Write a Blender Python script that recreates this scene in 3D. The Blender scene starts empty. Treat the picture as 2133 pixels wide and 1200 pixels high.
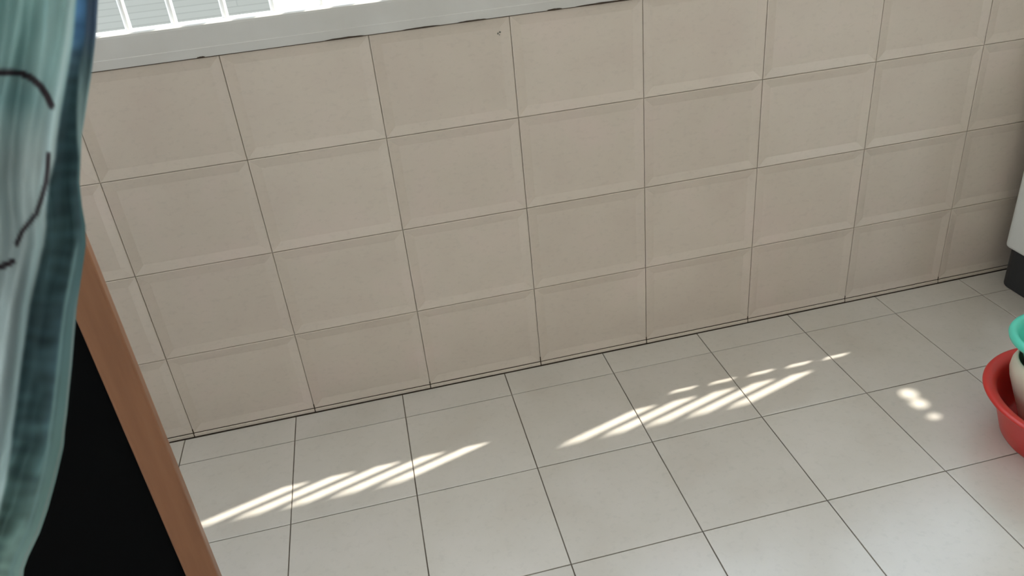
import bpy, bmesh, math, random
from mathutils import Vector, Matrix
random.seed(7)

# ------------------------------------------------------------------ camera
SC = bpy.context.scene
COL = SC.collection
W_PX, H_PX, F_PX, PCX, PCY = 2133.0, 1200.0, 1609.45, 1079.66, 534.23
CAM = Vector((0.6310, -1.8176, 1.3678))
ROT = ((0.972, -0.2183, -0.0873), (-0.1793, -0.4479, -0.8759), (0.1522, 0.867, -0.4745))  # world -> camera (x right, y down, z forward)
cd = bpy.data.cameras.new('camera')
cam = bpy.data.objects.new('camera', cd)
COL.objects.link(cam)
r0, r1, r2 = [Vector(r).normalized() for r in ROT]
m = Matrix((( r0.x, -r1.x, -r2.x, CAM.x), (r0.y, -r1.y, -r2.y, CAM.y), (r0.z, -r1.z, -r2.z, CAM.z), (0, 0, 0, 1)))
cam.matrix_world = m
cd.sensor_fit = 'HORIZONTAL'
cd.sensor_width = 36.0
cd.lens = F_PX / W_PX * 36.0
cd.shift_x = (W_PX / 2 - PCX) / W_PX
cd.shift_y = (PCY - H_PX / 2) / W_PX
cd.clip_start = 0.02
cd.dof.use_dof = True
cd.dof.focus_distance = 2.25
cd.dof.aperture_fstop = 7.5
SC.camera = cam

# ------------------------------------------------------------------ sky, sun, exposure
world = bpy.data.worlds.new('sky')
SC.world = world
world.use_nodes = True
bg = world.node_tree.nodes['Background']
bg.inputs[0].default_value = (0.73, 0.865, 1.0, 1)
bg.inputs[1].default_value = 4.6
SUN_A, SUN_K = 3.27, 4.62          # sun direction: for each metre in -y, 3.27 m in -x and 4.62 m down
sd = bpy.data.lights.new('sun', 'SUN')
sd.energy = 9.2
sd.angle = math.radians(0.42)
sd.color = (1.0, 0.965, 0.88)
sun = bpy.data.objects.new('sun', sd)
COL.objects.link(sun)
sun.location = (6, 3, 8)
sun.rotation_euler = Vector((-SUN_A, -1.0, -SUN_K)).to_track_quat('-Z', 'Y').to_euler()
vs = SC.view_settings
vs.view_transform = 'Standard'
vs.look = 'None'
vs.gamma = 1.0
vs.use_curve_mapping = False
vs.exposure = -0.16

# ------------------------------------------------------------------ helpers
def lin(c):
    return tuple(((v / 255) / 12.92 if v / 255 <= 0.04045 else ((v / 255 + 0.055) / 1.055) ** 2.4) for v in c)

def obj(name, bm_or_me, mat=None, parent=None, smooth=False, **props):
    if isinstance(bm_or_me, bmesh.types.BMesh):
        me = bpy.data.meshes.new(name)
        bm_or_me.normal_update()
        bm_or_me.to_mesh(me)
        bm_or_me.free()
        if mat:
            me.materials.append(mat)
        if smooth:
            for p in me.polygons:
                p.use_smooth = True
    else:
        me = bm_or_me
    o = bpy.data.objects.new(name, me)
    COL.objects.link(o)
    if parent is not None:
        o.parent = parent
    for k, v in props.items():
        o[k] = v
    return o

def empty(name, loc=(0, 0, 0), **props):
    o = bpy.data.objects.new(name, None)
    o.empty_display_size = 0.1
    COL.objects.link(o)
    o.location = loc
    for k, v in props.items():
        o[k] = v
    return o

def box(bm, x0, x1, y0, y1, z0, z1):
    vs_ = [bm.verts.new(p) for p in ((x0, y0, z0), (x1, y0, z0), (x1, y1, z0), (x0, y1, z0), (x0, y0, z1), (x1, y0, z1), (x1, y1, z1), (x0, y1, z1))]
    for f in ((3, 2, 1, 0), (4, 5, 6, 7), (0, 1, 5, 4), (1, 2, 6, 5), (2, 3, 7, 6), (3, 0, 4, 7)):
        bm.faces.new([vs_[i] for i in f])
    return vs_

def boxbm(*a, bevel=0.0, seg=2):
    bm = bmesh.new()
    box(bm, *a)
    if bevel:
        bmesh.ops.bevel(bm, geom=bm.edges[:], offset=bevel, segments=seg, profile=0.5, affect='EDGES')
    return bm

def lathe(profile, n=64):
    bm = bmesh.new()
    rings = []
    for r, z in profile:
        if r < 1e-6:
            rings.append([bm.verts.new((0, 0, z))])
        else:
            rings.append([bm.verts.new((r * math.cos(2 * math.pi * i / n), r * math.sin(2 * math.pi * i / n), z)) for i in range(n)])
    for a, b in zip(rings, rings[1:]):
        for i in range(n):
            j = (i + 1) % n
            if len(a) == 1 and len(b) > 1:
                bm.faces.new((a[0], b[i], b[j]))
            elif len(b) == 1 and len(a) > 1:
                bm.faces.new((a[i], b[0], a[j]))
            elif len(a) > 1:
                bm.faces.new((a[i], b[i], b[j], a[j]))
    bmesh.ops.recalc_face_normals(bm, faces=bm.faces[:])
    return bm

class Mat:
    def __init__(self, name, color, rough=0.5, spec=0.5, **kw):
        self.m = bpy.data.materials.new(name)
        self.m.use_nodes = True
        self.nt = self.m.node_tree
        self.b = self.nt.nodes['Principled BSDF']
        self.b.inputs['Base Color'].default_value = (*color, 1)
        self.b.inputs['Roughness'].default_value = rough
        self.b.inputs['Specular IOR Level'].default_value = spec
    def n(self, t, **kw):
        nd = self.nt.nodes.new(t)
        for k, v in kw.items():
            if k in nd.inputs:
                nd.inputs[k].default_value = v
            else:
                setattr(nd, k, v)
        return nd
    def l(self, a, b):
        self.nt.links.new(a, b)
    def coords(self, kind='Object', scale=(1, 1, 1), world=False):
        if world:
            g = self.n('ShaderNodeNewGeometry').outputs['Position']
        else:
            g = self.n('ShaderNodeTexCoord').outputs[kind]
        mp = self.n('ShaderNodeMapping')
        mp.inputs['Scale'].default_value = scale
        self.l(g, mp.inputs['Vector'])
        return mp.outputs[0]
    def noise(self, vec, scale, detail=3, rough=0.55):
        nz = self.n('ShaderNodeTexNoise')
        nz.inputs['Scale'].default_value = scale
        nz.inputs['Detail'].default_value = detail
        nz.inputs['Roughness'].default_value = rough
        self.l(vec, nz.inputs['Vector'])
        return nz.outputs['Fac']
    def ramp(self, fac, stops):
        rp = self.n('ShaderNodeValToRGB')
        el = rp.color_ramp.elements
        while len(el) < len(stops):
            el.new(0.5)
        for e, (p, c) in zip(el, stops):
            e.position = p
            e.color = (*c, 1)
        self.l(fac, rp.inputs[0])
        return rp.outputs[0]
    def mix(self, fac, a, b, mode='MIX'):
        mx = self.n('ShaderNodeMix', data_type='RGBA', blend_type=mode)
        for s, v in ((mx.inputs[0], fac), (mx.inputs[6], a), (mx.inputs[7], b)):
            if isinstance(v, (int, float)):
                s.default_value = v
            elif isinstance(v, tuple):
                s.default_value = (*v, 1)
            else:
                self.l(v, s)
        return mx.outputs[2]
    def color(self, sock):
        self.l(sock, self.b.inputs['Base Color'])
        return self
    def bump(self, h, strength=0.2, dist=0.001):
        bp = self.n('ShaderNodeBump')
        bp.inputs['Strength'].default_value = strength
        bp.inputs['Distance'].default_value = dist
        self.l(h, bp.inputs['Height'])
        self.l(bp.outputs[0], self.b.inputs['Normal'])
        return self

# ------------------------------------------------------------------ materials
def tile_mat(name, c0, c1, c2, rough, speck, spec=0.5):
    M = Mat(name, c0, rough, spec)
    v = M.coords(world=True)
    a = M.noise(v, 5.0, 4)
    col = M.ramp(a, [(0.30, c0), (0.5, c1), (0.72, c2)])
    s = M.noise(M.coords(world=True, scale=(1.0, 1.0, 1.6)), 55.0, 5, 0.65)
    sp = M.ramp(s, [(0.33, (speck,) * 3), (0.47, (1, 1, 1))])
    col = M.mix(0.55, col, sp, 'MULTIPLY')
    rnd = M.n('ShaderNodeObjectInfo').outputs['Random']
    tone = M.ramp(rnd, [(0.0, (0.965, 0.96, 0.955)), (1.0, (1.02, 1.02, 1.02))])
    col = M.mix(1.0, col, tone, 'MULTIPLY')
    M.color(col)
    M.bump(s, 0.10, 0.0006)
    return M.m

m_wtile = tile_mat('wall_tile_glaze', (0.605, 0.512, 0.43), (0.625, 0.54, 0.45), (0.655, 0.545, 0.468), 0.32, 0.90)
m_ftile = tile_mat('floor_tile_glaze', (0.525, 0.478, 0.415), (0.55, 0.51, 0.45), (0.58, 0.535, 0.48), 0.22, 0.90, 0.95)

M = Mat('wall_grout', (0.33, 0.29, 0.24), 0.9)
n_ = M.noise(M.coords(world=True), 9.0, 4)
M.color(M.ramp(n_, [(0.33, (0.28, 0.235, 0.18)), (0.52, (0.56, 0.50, 0.43))]))
m_wgrout = M.m
M = Mat('floor_grout', (0.12, 0.09, 0.06), 0.9)
n_ = M.noise(M.coords(world=True), 7.0, 4)
M.color(M.ramp(n_, [(0.35, (0.07, 0.05, 0.032)), (0.65, (0.17, 0.145, 0.115))]))
m_fgrout = M.m
m_dirt = Mat('dark_grime', (0.055, 0.036, 0.022), 0.95).m
m_gap_shade = Mat('gap_shade_dark', (0.10, 0.07, 0.045), 0.9).m

M = Mat('window_frame_paint', (0.66, 0.66, 0.64), 0.38)
n_ = M.noise(M.coords(world=True), 6.0, 4)
M.color(M.ramp(n_, [(0.3, (0.545, 0.52, 0.475)), (0.7, (0.605, 0.585, 0.545))]))
m_frame = M.m
m_bar = Mat('grille_paint', (0.80, 0.80, 0.78), 0.45).m
m_paint = Mat('room_wall_paint', (0.84, 0.775, 0.69), 0.8).m
m_ceil = Mat('ceiling_paint', (0.87, 0.83, 0.775), 0.85).m
m_gobo = Mat('gobo_sheet', (0.55, 0.56, 0.56), 0.6).m

M = Mat('concrete_ground', (0.62, 0.61, 0.58), 0.9)
n_ = M.noise(M.coords(world=True), 1.5, 4)
M.color(M.ramp(n_, [(0.3, (0.58, 0.57, 0.54)), (0.7, (0.66, 0.65, 0.62))]))
m_ground = M.m
M = Mat('facade_cladding', (0.5, 0.5, 0.5), 0.7)
br = M.n('ShaderNodeTexBrick')
br.inputs['Scale'].default_value = 1.0
br.inputs['Brick Width'].default_value = 12.0
br.inputs['Row Height'].default_value = 0.035
br.inputs['Mortar Size'].default_value = 0.003
br.inputs['Color1'].default_value = (0.21, 0.208, 0.185, 1)
br.inputs['Color2'].default_value = (0.222, 0.22, 0.197, 1)
br.inputs['Mortar'].default_value = (0.18, 0.178, 0.158, 1)
sw = M.n('ShaderNodeSeparateXYZ')
cb = M.n('ShaderNodeCombineXYZ')
M.l(M.n('ShaderNodeNewGeometry').outputs['Position'], sw.inputs[0])
M.l(sw.outputs['X'], cb.inputs['X'])
M.l(sw.outputs['Z'], cb.inputs['Y'])
M.l(cb.outputs[0], br.inputs['Vector'])
M.color(br.outputs['Color'])
m_facade = M.m

M = Mat('brown_wood', (0.2, 0.1, 0.05), 0.38)
v_ = M.coords(scale=(14, 14, 1.2))
n_ = M.noise(v_, 3.0, 5)
M.color(M.ramp(n_, [(0.3, (0.235, 0.098, 0.044)), (0.55, (0.285, 0.122, 0.056)), (0.8, (0.315, 0.142, 0.068))]))
m_wood = M.m
m_black = Mat('matt_black_panel', (0.0032, 0.0032, 0.0034), 0.8, 0.05).m

M = Mat('white_appliance', (0.70, 0.70, 0.66), 0.35)
m_white = M.m
M = Mat('charcoal_plastic', (0.018, 0.019, 0.021), 0.55)
m_char = M.m
def plastic(name, c, rough=0.32, sss=0.0):
    M = Mat(name, c, rough)
    n_ = M.noise(M.coords(), 8.0, 3)
    dark = tuple(x * 0.9 for x in c)
    M.color(M.ramp(n_, [(0.3, dark), (0.7, c)]))
    return M.m
m_red = plastic('red_plastic', (0.56, 0.030, 0.022))
m_cream = plastic('cream_plastic', (0.66, 0.60, 0.47))
m_turq = plastic('turquoise_plastic', (0.10, 0.60, 0.44), 0.25)

# ------------------------------------------------------------------ room shell
TW, TH, Z0 = 0.3284, 0.2485, 0.0132       # wall tile pitch and the height of the cut strip under it
FT, FX, FY = 0.30, -0.0259, -0.1066       # floor tile pitch, joint origin
XL, XR, YB, ZC = -1.60, 3.95, -2.45, 2.78
Z_TILE = 1.0058                           # top of the wall tiles
Z_SILL = 1.0785
X_JAMB = 2.94                             # the window ends here, a solid wall stands to its right

wall_back = obj('wall_back', boxbm(XL, XR, 0.0042, 0.10, 0, Z_TILE), m_wgrout, kind='structure', label='wall of square beige glazed tiles under the window')
hi = obj('upper_wall', boxbm(X_JAMB, XR, 0.004, 0.10, Z_TILE, 1.98), m_paint, wall_back)
floor = obj('floor', boxbm(XL, XR, YB, 0.0042, -0.12, -0.0022), m_fgrout, kind='structure', label='floor of pale square tiles with dark joints')
ceiling = obj('ceiling', boxbm(XL - .1, XR + .1, YB - .1, 0.0, ZC, ZC + 0.12), m_ceil, kind='structure', label='plain white ceiling')
wall_right = obj('wall_right', boxbm(XR, XR + 0.1, YB, 0.0, -0.12, ZC), m_paint, kind='structure', label='plain painted wall at the right end')
DX0, DX1, DZ = 3.15, 3.50, 2.05              # opening added opposite the window to let in more light
bm = bmesh.new()
box(bm, XL, DX0, YB - 0.1, YB, -0.12, ZC)
box(bm, DX1, XR, YB - 0.1, YB, -0.12, ZC)
box(bm, DX0, DX1, YB - 0.1, YB, DZ, ZC)
wall_front = obj('wall_front', bm, m_paint, kind='structure', label='plain painted wall with an added light opening facing the window')
bm = bmesh.new()                             # opening added in the left end to brighten the tiled wall
LY0, LY1, LZ0, LZ1 = -1.75, -0.30, 1.10, 2.45
box(bm, XL - 0.1, XL, YB, LY0, -0.12, ZC)
box(bm, XL - 0.1, XL, LY1, 0.10, -0.12, ZC)
box(bm, XL - 0.1, XL, LY0, LY1, -0.12, LZ0)
box(bm, XL - 0.1, XL, LY0, LY1, LZ1, ZC)
wall_left = obj('wall_left', bm, m_paint, kind='structure', label='plain painted wall with an added light opening at the left end')

# --- wall tiles: raised rim, a slope inwards and a flat, slightly sunk field
def dished_tile(w, h, gap=0.0008, rim=0.003, slope=0.022, depth=0.0036, back=0.0045):
    bm = bmesh.new()
    def ring(dx, y):
        return [bm.verts.new(p) for p in ((dx, y, dx), (w - dx, y, dx), (w - dx, y, h - dx), (dx, y, h - dx))]
    R = [ring(gap, back), ring(gap, 0.0007), ring(gap + 0.0009, 0.0), ring(gap + rim, 0.0001), ring(gap + rim + slope, depth)]
    for a, b in zip(R, R[1:]):
        for i in range(4):
            j = (i + 1) % 4
            bm.faces.new((a[i], a[j], b[j], b[i]))
    bm.faces.new(R[-1])
    return bm

_me = None
ncol0, ncol1 = int(math.floor(XL / TW)), int(math.ceil(XR / TW))
for j in range(4):
    for i in range(ncol0, ncol1):
        if (i + 1) * TW > XR or i * TW < XL:
            x0, x1 = max(i * TW, XL), min((i + 1) * TW, XR)
            if x1 - x0 < 0.06:
                continue
            t = obj('wall_tile', dished_tile(x1 - x0, TH), m_wtile, wall_back)
        else:
            x0 = i * TW
            if _me is None:
                t = obj('wall_tile', dished_tile(TW, TH), m_wtile, wall_back)
                _me = t.data
            else:
                t = obj('wall_tile', _me, None, wall_back)
        t.location = (x0, random.uniform(-0.0004, 0.0004), Z0 + j * TH)

def flat_tile(w, h, th, gap, bev):
    bm = bmesh.new()
    def ring(d, z):
        return [bm.verts.new(p) for p in ((d, d, z), (w - d, d, z), (w - d, h - d, z), (d, h - d, z))]
    R = [ring(gap, -th), ring(gap, -bev), ring(gap + bev * 0.6, -bev * 0.3), ring(gap + bev * 1.6, 0)]
    for a, b in zip(R, R[1:]):
        for i in range(4):
            k = (i + 1) % 4
            bm.faces.new((a[i], a[k], b[k], b[i]))
    bm.faces.new(R[-1])
    return bm

# --- the narrow cut strip under the lowest row
_me = None
for i in range(ncol0 + 1, ncol1 - 1):
    if _me is None:
        s = obj('tile_strip', boxbm(0.0014, TW - 0.0014, -0.0030, 0.0044, 0.0024, Z0 - 0.0016, bevel=0.0007, seg=1), m_wtile, wall_back)
        _me = s.data
    else:
        s = obj('tile_strip', _me, None, wall_back)
    s.location = (i * TW, random.uniform(-0.0003, 0.0003), random.uniform(-0.0003, 0.0003))
# dark grime in the joint between the floor and the strip
bm = bmesh.new()
for i in range(ncol0 + 1, ncol1 - 1):
    box(bm, i * TW, (i + 1) * TW, -0.0026, 0.003, -0.002, 0.0016 + random.uniform(-.0003, .0005))
    box(bm, i * TW, (i + 1) * TW, 0.0002, 0.0035, Z0 - 0.0018, Z0 + 0.0009)
g = obj('joint_grime', bm, m_dirt, wall_back)
g['kind'] = 'stuff'
bm = bmesh.new()
for i in range(ncol0 + 1, ncol1 - 1):
    hgt = random.uniform(0.020, 0.034)
    w2 = 0.0014
    x = i * TW
    box(bm, x - w2, x + w2, -0.0006, 0.003, 0.001, hgt)
g = obj('corner_grime', bm, m_dirt, wall_back)
g['kind'] = 'stuff'

# --- floor tiles
_fm = {}
nx0, nx1 = int(math.ceil((XL - FX) / FT)), int(math.floor((XR - FX) / FT))
y_rows = [(-0.0036, FY)]
y = FY
while y > YB + 0.02:
    y_rows.append((y, max(y - FT, YB)))
    y -= FT
for (ya, yb_) in y_rows:
    for i in range(nx0, nx1):
        key = round(ya - yb_, 4)
        if key not in _fm:
            t = obj('floor_tile', flat_tile(FT, ya - yb_, 0.004, 0.0012, 0.0009), m_ftile, floor)
            _fm[key] = t.data
        else:
            t = obj('floor_tile', _fm[key], None, floor)
        t.location = (FX + i * FT, yb_, random.uniform(-0.0003, 0.0003))

# small chip in the glaze near the top of a wall tile
bm = bmesh.new()
for (dx, dz, r) in ((0, 0, 0.0022), (0.0045, 0.0025, 0.0026), (0.003, -0.0035, 0.0016)):
    ring = [bm.verts.new((0.955 + dx + r * math.cos(a) * random.uniform(.6, 1.2), 0.0016, 0.9695 + dz + r * math.sin(a) * random.uniform(.6, 1.2))) for a in [k * math.pi / 4 for k in range(8)]]
    bm.faces.new(ring)
obj('glaze_chip', bm, Mat('chip_grey', (0.12, 0.12, 0.10), 0.9).m, wall_back)

# ------------------------------------------------------------------ window over the tiled wall
window_1 = empty('window_1', (0, 0, Z_TILE), kind='structure', label='wide window with white frame above the tiled wall')
def wpart(name, bm, mat, **p):
    bmesh.ops.translate(bm, verts=bm.verts[:], vec=(0, 0, -Z_TILE))
    return obj(name, bm, mat, window_1, **p)
# sill: fascia with a shallow step, flat top
prof = [(0.075, 1.0076), (-0.0050, 1.0076), (-0.0050, 1.0270), (-0.0042, 1.0284), (-0.0034, 1.0700), (-0.0026, 1.0748), (0.0002, 1.0775), (0.0040, Z_SILL), (0.070, Z_SILL - 0.004), (0.075, Z_SILL - 0.012)]
bm = bmesh.new()
L = [bm.verts.new((XL, y_, z_)) for y_, z_ in prof]
Rr = [bm.verts.new((X_JAMB, y_, z_)) for y_, z_ in prof]
for a in range(len(prof)):
    b = (a + 1) % len(prof)
    bm.faces.new((L[a], L[b], Rr[b], Rr[a]))
bm.faces.new(L[::-1])
bm.faces.new(Rr)
bmesh.ops.recalc_face_normals(bm, faces=bm.faces[:])
wpart('sill', bm, m_frame)
# dark strip coloured as gap shade under the sill, with thicker caulk lumps
bm = bmesh.new()
box(bm, XL, X_JAMB, -0.0006, 0.004, Z_TILE - 0.0009, Z_TILE + 0.0022)
wpart('gap_shade_line', bm, m_gap_shade)
for (x0, x1, th) in ((0.283, 0.300, .0042), (0.56, 0.648, .0036), (0.735, 0.82, .0030), (0.862, 0.93, .0030), (1.075, 1.112, .0044), (1.145, 1.30, .0046), (1.36, 1.43, .0036)):
    bm = bmesh.new()
    n = 10
    pts = [(x0 + (x1 - x0) * k / n, th * math.sin(math.pi * k / n) ** 0.4 * random.uniform(0.6, 1.0)) for k in range(n + 1)]
    lo = [bm.verts.new((x, -0.0064, Z_TILE + 0.0016 - h * 0.4)) for x, h in pts]
    up = [bm.verts.new((x, -0.0064, Z_TILE + 0.0016 + h * 0.6 + 0.0004)) for x, h in pts]
    lo2 = [bm.verts.new((v.co.x, 0.002, v.co.z)) for v in lo]
    up2 = [bm.verts.new((v.co.x, 0.002, v.co.z)) for v in up]
    for k in range(n):
        bm.faces.new((lo[k], lo[k + 1], up[k + 1], up[k]))
        bm.faces.new((lo2[k], lo[k], lo[k + 1], lo2[k + 1])) if False else bm.faces.new((lo2[k], lo2[k + 1], lo[k + 1], lo[k]))
        bm.faces.new((up[k], up[k + 1], up2[k + 1], up2[k]))
    wpart('caulk_lump', bm, m_dirt)
wpart('mullion', boxbm(1.97, 2.12, 0.02, 0.08, Z_SILL - .006, ZC, bevel=0.003), m_frame)
wpart('mullion', boxbm(1.05, 1.20, 0.02, 0.08, Z_SILL - .006, ZC, bevel=0.003), m_frame)
wpart('mullion', boxbm(-0.62, -0.50, 0.02, 0.08, Z_SILL - .006, ZC, bevel=0.003), m_frame)
wpart('jamb', boxbm(X_JAMB, X_JAMB + 0.05, 0.0, 0.10, 1.98, ZC, bevel=0.002), m_frame)
wpart('jamb', boxbm(XL, XL + 0.05, 0.0, 0.10, Z_SILL - .006, ZC, bevel=0.002), m_frame)
wpart('head_rail', boxbm(XL, XR, 0.0, 0.025, ZC - 0.03, ZC, bevel=0.002), m_frame)

# --- iron grille: upright bars on the sill and a flat cross rail
def grille(xs, x0, x1, label, rails=((1.437, 1.462), (2.33, 2.355))):
    g = empty('window_grille', ((x0 + x1) / 2, 0.05, Z_SILL - 0.004), label=label, category='window grille', group='white window grilles')
    me = None
    for x in xs:
        if me is None:
            bm = bmesh.new()
            bmesh.ops.create_cone(bm, cap_ends=True, segments=14, radius1=0.0072, radius2=0.0072, depth=ZC - 0.03 - Z_SILL + 0.004)
            bmesh.ops.translate(bm, verts=bm.verts[:], vec=(0, 0, (ZC - 0.03 - Z_SILL + 0.004) / 2))
            b = obj('bar', bm, m_bar, g, smooth=False)
            me = b.data
        else:
            b = obj('bar', me, None, g)
        b.location = (x - g.location.x, 0, 0)
    for za, zb in rails:
        obj('cross_rail', boxbm(x0 - g.location.x, x1 - g.location.x, -0.011, 0.011, za - Z_SILL + 0.004, zb - Z_SILL + 0.004, bevel=0.002), m_bar, g)
    return g
PB = 0.1152
xb = [1.4116 + PB * k for k in range(-1, 5)]
grille(xb, 1.20, 1.97, 'white iron window grille above the middle of the tiled wall, left of the mullion', ((1.315, 1.345), (1.437, 1.462), (2.33, 2.355)))
grille([1.4116 + PB * k for k in range(7, 13)], 2.12, X_JAMB, 'white iron window grille above the right end of the tiled wall', ((1.408, 1.462), (2.33, 2.355)))
grille([-0.40, -0.29, -0.18, -0.07, 0.04, 0.151, 0.247, 0.356, 0.461, 0.567, 0.673, 0.78, 0.886, 0.99], -0.50, 1.05, 'white iron window grille with bright bars beside the hanging cloth, above the sill')

# --- sheet canopy added outside, unseen; its edge and three holes shape the sun
def gobo():
    bm = bmesh.new()
    x0, x1, y0, y1 = XL, 4.7, 0.0, 0.254
    z = ZC
    holes = [(3.838, 0.157, 0.022, 0.020), (3.838, 0.116, 0.021, 0.018), (3.840, 0.062, 0.017, 0.0085)]
    ycuts = [y0, 0.043, 0.0895, 0.1365, 0.1785, y1]
    xa, xb_ = 3.80, 3.876
    def rect(xa0, xa1, ya0, ya1):
        bm.faces.new([bm.verts.new(p) for p in ((xa0, ya0, z), (xa1, ya0, z), (xa1, ya1, z), (xa0, ya1, z))])
    rect(x0, xa, y0, y1)
    rect(xb_, x1, y0, y1)
    rect(xa, xb_, ycuts[0], ycuts[1])
    rect(xa, xb_, ycuts[4], ycuts[5])
    for (cx, cy, rx, ry), (c0, c1) in zip(holes[::-1], ((ycuts[1], ycuts[2]), (ycuts[2], ycuts[3]), (ycuts[3], ycuts[4]))):
        n = 32
        inner, outer = [], []
        for k in range(n):
            a = 2 * math.pi * k / n + 0.01
            ca, sa = math.cos(a), math.sin(a)
            inner.append(bm.verts.new((cx + rx * ca, cy + ry * sa, z)))
            tx = ((xb_ - cx) if ca > 0 else (xa - cx)) / ca if abs(ca) > 1e-9 else 1e9
            ty = ((c1 - cy) if sa > 0 else (c0 - cy)) / sa if abs(sa) > 1e-9 else 1e9
            t = min(tx, ty)
            outer.append(bm.verts.new((cx + t * ca, cy + t * sa, z)))
        for (ex, ey) in ((xa, c0), (xb_, c0), (xb_, c1), (xa, c1)):
            k = min(range(n), key=lambda q: (outer[q].co.x - ex) ** 2 + (outer[q].co.y - ey) ** 2)
            outer[k].co.x, outer[k].co.y = ex, ey
        for k in range(n):
            q = (k + 1) % n
            bm.faces.new((inner[k], outer[k], outer[q], inner[q]))
    o = obj('sun_gobo', bm, m_gobo, None, label='grey sheet canopy added unseen over the window outside, its edge and three holes shaping the sun', category='gobo')
    md = o.modifiers.new('thickness', 'SOLIDIFY')
    md.thickness = 0.003
    return o
gobo()

# ------------------------------------------------------------------ outside
obj('ground', boxbm(-20, 24, -30, 40, -0.65, -0.5), m_ground, kind='structure', label='sunlit pale concrete ground outside the window')
nb = empty('neighbour_building', (-3.4, 3.4, -0.5), label='pale grey building with fine horizontal cladding seen through the window', category='building')
obj('wall', boxbm(-3.2, 3.6, -0.4, 2.4, 0.0, 2.6), m_facade, nb)
obj('roof_slab', boxbm(-3.3, 3.7, -0.5, 2.5, 2.6, 2.75, bevel=0.01), m_ground, nb)
for k in range(3):
    obj('wall_rib', boxbm(-2.2 + k * 1.7, -2.14 + k * 1.7, -0.43, -0.4, 0.0, 2.6), m_facade, nb)

# ------------------------------------------------------------------ framed board on the left
BX, BY = 0.2085, -0.7367               # foot of the frame's right corner
bd = empty('framed_board', (BX, BY, 0.0), label='upright black board with brown wooden frame standing behind the hanging cloth', category='board')
bd.rotation_euler = (0, 0, math.radians(8))
BW, BH, ST, DP = 0.62, 1.10, 0.050, 0.030
obj('stile', boxbm(-ST, 0, 0, DP, 0.0, BH, bevel=0.004), m_wood, bd)
obj('stile', boxbm(-BW, -BW + ST, 0, DP, 0.0, BH, bevel=0.004), m_wood, bd)
obj('top_rail', boxbm(-BW + ST, -ST, 0.001, DP - 0.001, BH - ST, BH, bevel=0.003), m_wood, bd)
obj('bottom_rail', boxbm(-BW + ST, -ST, 0.001, DP - 0.001, 0.03, 0.03 + ST, bevel=0.003), m_wood, bd)
obj('black_panel', boxbm(-BW + ST - 0.004, -ST + 0.004, 0.010, 0.020, 0.03 + ST - 0.004, BH - ST + 0.004), m_black, bd)
for sx in (-0.46, -0.20):
    obj('foot', boxbm(sx, sx + ST - 0.008, DP - 0.012, DP + 0.20, 0.0, 0.03, bevel=0.004), m_wood, bd)

# ------------------------------------------------------------------ hanging cloth
def px_ray(u, v):
    d = Vector(((u - PCX) / F_PX, (v - PCY) / F_PX, 1.0))
    return Vector((r0.x * d.x + r1.x * d.y + r2.x * d.z, r0.y * d.x + r1.y * d.y + r2.y * d.z, r0.z * d.x + r1.z * d.y + r2.z * d.z))
CL_Y = -1.16
def lerp_tab(tab, t):
    if t <= tab[0][0]:
        return tab[0][1]
    for (a, va), (b, vb) in zip(tab, tab[1:]):
        if t <= b:
            f = (t - a) / (b - a)
            if isinstance(va, tuple):
                return tuple(x + (y_ - x) * f for x, y_ in zip(va, vb))
            return va + (vb - va) * f
    return tab[-1][1]
EDGE = [(-700, 230), (0, 200), (70, 196), (150, 187), (230, 176), (290, 170), (380, 166), (430, 171), (470, 178), (510, 179), (560, 172), (640, 160), (760, 150), (860, 140), (930, 131), (1000, 114), (1060, 97), (1110, 80), (1160, 56), (1185, 47), (1215, 44), (1300, 40)]
def dist_poly(u, v, pl):
    best = 1e9
    for (a, b), (c, d) in zip(pl, pl[1:]):
        L2 = (c - a) ** 2 + (d - b) ** 2
        t = max(0, min(1, ((u - a) * (c - a) + (v - b) * (d - b)) / L2))
        best = min(best, math.hypot(u - a - t * (c - a), v - b - t * (d - b)))
    return best
OUTLINES = [([(-90, 185), (-50, 162), (0, 151), (25, 151), (45, 153), (66, 163), (85, 180), (98, 200), (107, 220)], 7.0),
            ([(101, 322), (99, 350), (96, 378), (86, 415), (76, 445), (60, 465), (46, 482), (35, 508)], 5.0),
            ([(-70, 560), (-30, 562), (0, 556), (14, 551), (26, 545)], 6.5)]
def sstep(a, b, x):
    t = max(0.0, min(1.0, (x - a) / (b - a)))
    return t * t * (3 - 2 * t)
from mathutils import noise as mnoise
def mixc(a, b, f):
    return tuple(x + (y_ - x) * f for x, y_ in zip(a, b))
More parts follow.
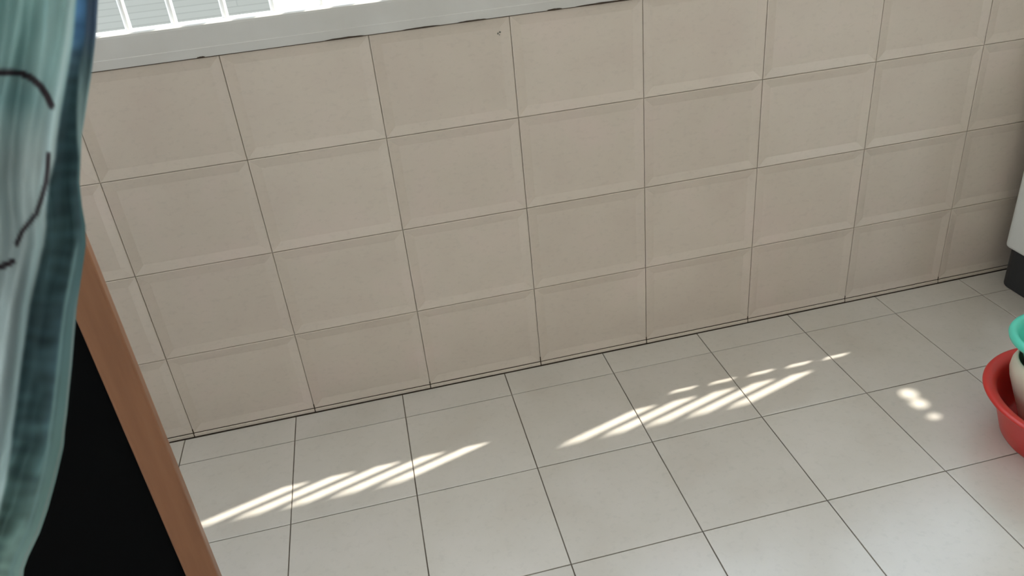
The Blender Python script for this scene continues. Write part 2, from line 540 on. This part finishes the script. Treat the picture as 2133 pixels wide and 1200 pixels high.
def cloth_col(u, v):
    d = lerp_tab(EDGE, v) - u
    wob = mnoise.noise((u * 0.012, v * 0.006, 3.1)) * 0.6 + mnoise.noise((u * 0.04, v * 0.015, 7.7)) * 0.35
    # body of the print: pale blue green washing into grey blue further down
    base = lerp_tab([(-300, (112, 148, 146)), (0, (114, 148, 146)), (180, (106, 136, 136)), (330, (126, 140, 140)), (600, (136, 152, 154)), (900, (140, 160, 164)), (1300, (140, 165, 160))], v)
    base = tuple(c * (1 + 0.20 * wob) for c in base)
    # darker green wash slanting through the upper part
    s = math.exp(-((u - (92 - 0.42 * v)) / 24.0) ** 2) * (1 - sstep(110, 200, v))
    base = mixc(base, (80, 116, 114), 0.45 * s)
    s = math.exp(-((v - 205) / 34.0) ** 2) * (1 - sstep(60, 105, u))
    base = mixc(base, (76, 114, 116), 0.5 * s)
    # pale line inside the border
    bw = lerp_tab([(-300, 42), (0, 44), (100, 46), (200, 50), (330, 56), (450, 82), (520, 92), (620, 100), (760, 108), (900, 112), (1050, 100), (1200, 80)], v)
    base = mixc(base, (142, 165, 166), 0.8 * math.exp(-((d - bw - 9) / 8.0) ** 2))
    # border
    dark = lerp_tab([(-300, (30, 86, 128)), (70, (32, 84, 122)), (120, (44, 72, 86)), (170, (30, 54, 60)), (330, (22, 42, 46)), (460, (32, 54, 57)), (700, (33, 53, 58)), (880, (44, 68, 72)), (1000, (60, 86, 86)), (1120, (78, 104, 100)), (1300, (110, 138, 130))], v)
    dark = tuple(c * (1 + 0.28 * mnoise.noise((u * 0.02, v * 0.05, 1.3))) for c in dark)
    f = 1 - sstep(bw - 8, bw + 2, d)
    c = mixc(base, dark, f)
    # lighter outer margin
    ow = lerp_tab([(-300, 20), (90, 20), (150, 24), (260, 14), (330, 5), (430, 6), (520, 14), (700, 22), (900, 26), (1050, 22), (1300, 16)], v)
    outer = lerp_tab([(-300, (74, 92, 116)), (60, (68, 86, 106)), (130, (70, 94, 100)), (200, (106, 130, 130)), (300, (100, 124, 124)), (450, (42, 72, 72)), (600, (56, 86, 88)), (760, (62, 92, 92)), (1000, (78, 108, 106)), (1300, (104, 132, 126))], v)
    c = mixc(c, outer, 1 - sstep(ow - 6, ow + 4, d))
    sl = math.exp(-((d - ow - 4) / 5.0) ** 2) * sstep(470, 540, v)
    c = mixc(c, (88, 118, 118), 0.8 * sl)
    sl = math.exp(-((d - 3) / 2.5) ** 2) * sstep(560, 700, v)
    c = mixc(c, (112, 118, 114), 0.7 * sl)
    for pl, w in OUTLINES:
        dd = dist_poly(u, v, pl)
        end = 1.0
        c = mixc(c, (40, 33, 37), 1 - sstep(w - 2.5, w + 2.5, dd))
    return tuple(max(0.0, x) for x in c)

def cloth():
    bm = bmesh.new()
    lay = bm.loops.layers.float_color.new('print')
    NU, NV = 100, 330
    V0, V1 = -640.0, 1290.0
    grid, cols = [], {}
    for jv in range(NV + 1):
        v = V0 + (V1 - V0) * jv / NV
        row = []
        e = lerp_tab(EDGE, v)
        for iu in range(NU + 1):
            t = iu / NU
            u = e - 440.0 * (1 - t) ** 1.35
            d = e - u
            yy = CL_Y + 0.011 * math.sin(d * 0.045 + v * 0.0035 + 0.6) + 0.006 * math.sin(d * 0.11 - v * 0.006)
            yy += 0.004 * math.sin(v * 0.055 + 0.4 * math.sin(d * .05)) * math.exp(-((d - 50) / 34.0) ** 2) * sstep(430, 600, v)
            yy += 0.010 * (1 - sstep(0, 26, d))      # the hem curls away from the viewer
            dr = px_ray(u, v)
            k = (yy - CAM.y) / dr.y
            vert = bm.verts.new(CAM + dr * k)
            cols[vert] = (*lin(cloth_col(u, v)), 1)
            row.append(vert)
        grid.append(row)
    for a, b in zip(grid, grid[1:]):
        for i in range(NU):
            f = bm.faces.new((a[i], b[i], b[i + 1], a[i + 1]))
            f.smooth = True
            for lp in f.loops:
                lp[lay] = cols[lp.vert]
    top = grid[0]
    return bm, [v.co.copy() for v in top]

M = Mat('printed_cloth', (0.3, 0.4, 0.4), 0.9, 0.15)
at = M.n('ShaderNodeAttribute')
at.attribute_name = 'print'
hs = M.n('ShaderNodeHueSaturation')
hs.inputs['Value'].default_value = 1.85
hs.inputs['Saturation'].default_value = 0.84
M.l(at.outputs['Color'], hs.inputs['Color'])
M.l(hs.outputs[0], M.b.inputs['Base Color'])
w_ = M.noise(M.coords(scale=(1, 1, 1)), 900.0, 2)
M.bump(w_, 0.25, 0.0006)
m_cloth = M.m
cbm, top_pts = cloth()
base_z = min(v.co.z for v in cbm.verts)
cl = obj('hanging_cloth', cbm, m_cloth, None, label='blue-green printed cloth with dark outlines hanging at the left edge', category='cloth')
md = cl.modifiers.new('thickness', 'SOLIDIFY')
md.thickness = 0.0016
md.offset = -1
ztop = max(p.z for p in top_pts)
# the line it hangs from, strung between the left end and the right wall
ln = bmesh.new()
bmesh.ops.create_cone(ln, cap_ends=True, segments=10, radius1=0.006, radius2=0.006, depth=XR - XL, matrix=Matrix.Translation(((XR + XL) / 2, CL_Y, ztop - 0.002)) @ Matrix.Rotation(math.pi / 2, 4, 'Y'))
rod = obj('drying_rod', ln, m_frame, None, label='thin drying rod above the hanging cloth', category='rod')

# ------------------------------------------------------------------ washing machine at the right end
wm = empty('floor_appliance', (2.780, -0.35, 0.0), label='white appliance with charcoal base standing against the tiled wall', category='appliance')
def rounded_block(x0, x1, y0, y1, z0, z1, rc, top_bev):
    bm = bmesh.new()
    vs_ = box(bm, x0, x1, y0, y1, z0, z1)
    ve = [e for e in bm.edges if abs(e.verts[0].co.z - e.verts[1].co.z) > 1e-4]
    bmesh.ops.bevel(bm, geom=ve, offset=rc, segments=6, profile=0.5, affect='EDGES')
    he = [e for e in bm.edges if abs(e.verts[0].co.z - e.verts[1].co.z) < 1e-6 and (len(e.link_faces) == 2 and any(len(f.verts) > 4 for f in e.link_faces))]
    bmesh.ops.bevel(bm, geom=he, offset=top_bev, segments=3, profile=0.5, affect='EDGES')
    return bm
obj('body', rounded_block(-0.316, 0.28, -0.27, 0.30, 0.128, 0.74, 0.022, 0.010), m_white, wm, smooth=False)
obj('base', rounded_block(-0.311, 0.275, -0.265, 0.295, 0.0, 0.134, 0.045, 0.004), m_char, wm)
obj('top_panel', rounded_block(-0.305, 0.27, -0.26, 0.29, 0.738, 0.775, 0.03, 0.008), m_white, wm)
obj('control_panel', boxbm(-0.28, 0.25, 0.17, 0.28, 0.773, 0.805, bevel=0.008), m_char, wm)
obj('lid', boxbm(-0.27, 0.24, -0.235, 0.14, 0.773, 0.785, bevel=0.004), m_char, wm)

# ------------------------------------------------------------------ basins
RX, RY, RH = 2.1103, -0.7071, 0.130
rb = empty('red_basin', (RX, RY, 0.0), label='round red plastic basin on the floor holding two smaller bowls', category='basin')
rr_ = 0.2055
obj('bowl', lathe([(0, 0.004), (0.135, 0.004), (0.137, 0.0), (0.146, 0.0), (0.150, 0.006), (0.160, 0.040), (0.172, 0.080), (0.181, 0.108), (0.184, 0.116),
                   (0.196, 0.117), (0.203, 0.120), (rr_, 0.1245), (0.2035, 0.1285), (0.199, RH), (0.192, 0.1295), (0.184, 0.127), (0.1765, 0.121), (0.1725, 0.112), (0.165, 0.082), (0.154, 0.042), (0.146, 0.012), (0.138, 0.009), (0, 0.009)], 96), m_red, rb, smooth=True)
cb_ = empty('cream_pot', (2.092, -0.646, 0.0092), label='cream rounded plastic pot standing inside the red basin under the turquoise bowl', category='pot')
obj('body', lathe([(0, 0.0), (0.052, 0.0), (0.056, 0.004), (0.068, 0.040), (0.084, 0.085), (0.096, 0.120), (0.100, 0.140), (0.0985, 0.158), (0.094, 0.170), (0.089, 0.176), (0.086, 0.174), (0.088, 0.166), (0.095, 0.150), (0.0965, 0.138), (0.092, 0.118), (0.080, 0.085), (0.064, 0.040), (0.053, 0.008), (0, 0.007)], 72), m_cream, cb_, smooth=True)
tb = empty('turquoise_bowl', (2.092, -0.646, 0.0172), label='turquoise plastic bowl with a thick rolled rim stacked in the cream pot', category='bowl')
obj('bowl', lathe([(0, 0.0), (0.040, 0.0), (0.043, 0.003), (0.055, 0.050), (0.066, 0.115), (0.074, 0.160), (0.086, 0.192), (0.101, 0.214), (0.112, 0.219), (0.118, 0.224), (0.120, 0.231), (0.117, 0.238), (0.110, 0.2405), (0.103, 0.237), (0.097, 0.226), (0.083, 0.196), (0.070, 0.160), (0.062, 0.115), (0.051, 0.050), (0.040, 0.008), (0, 0.007)], 80), m_turq, tb, smooth=True)
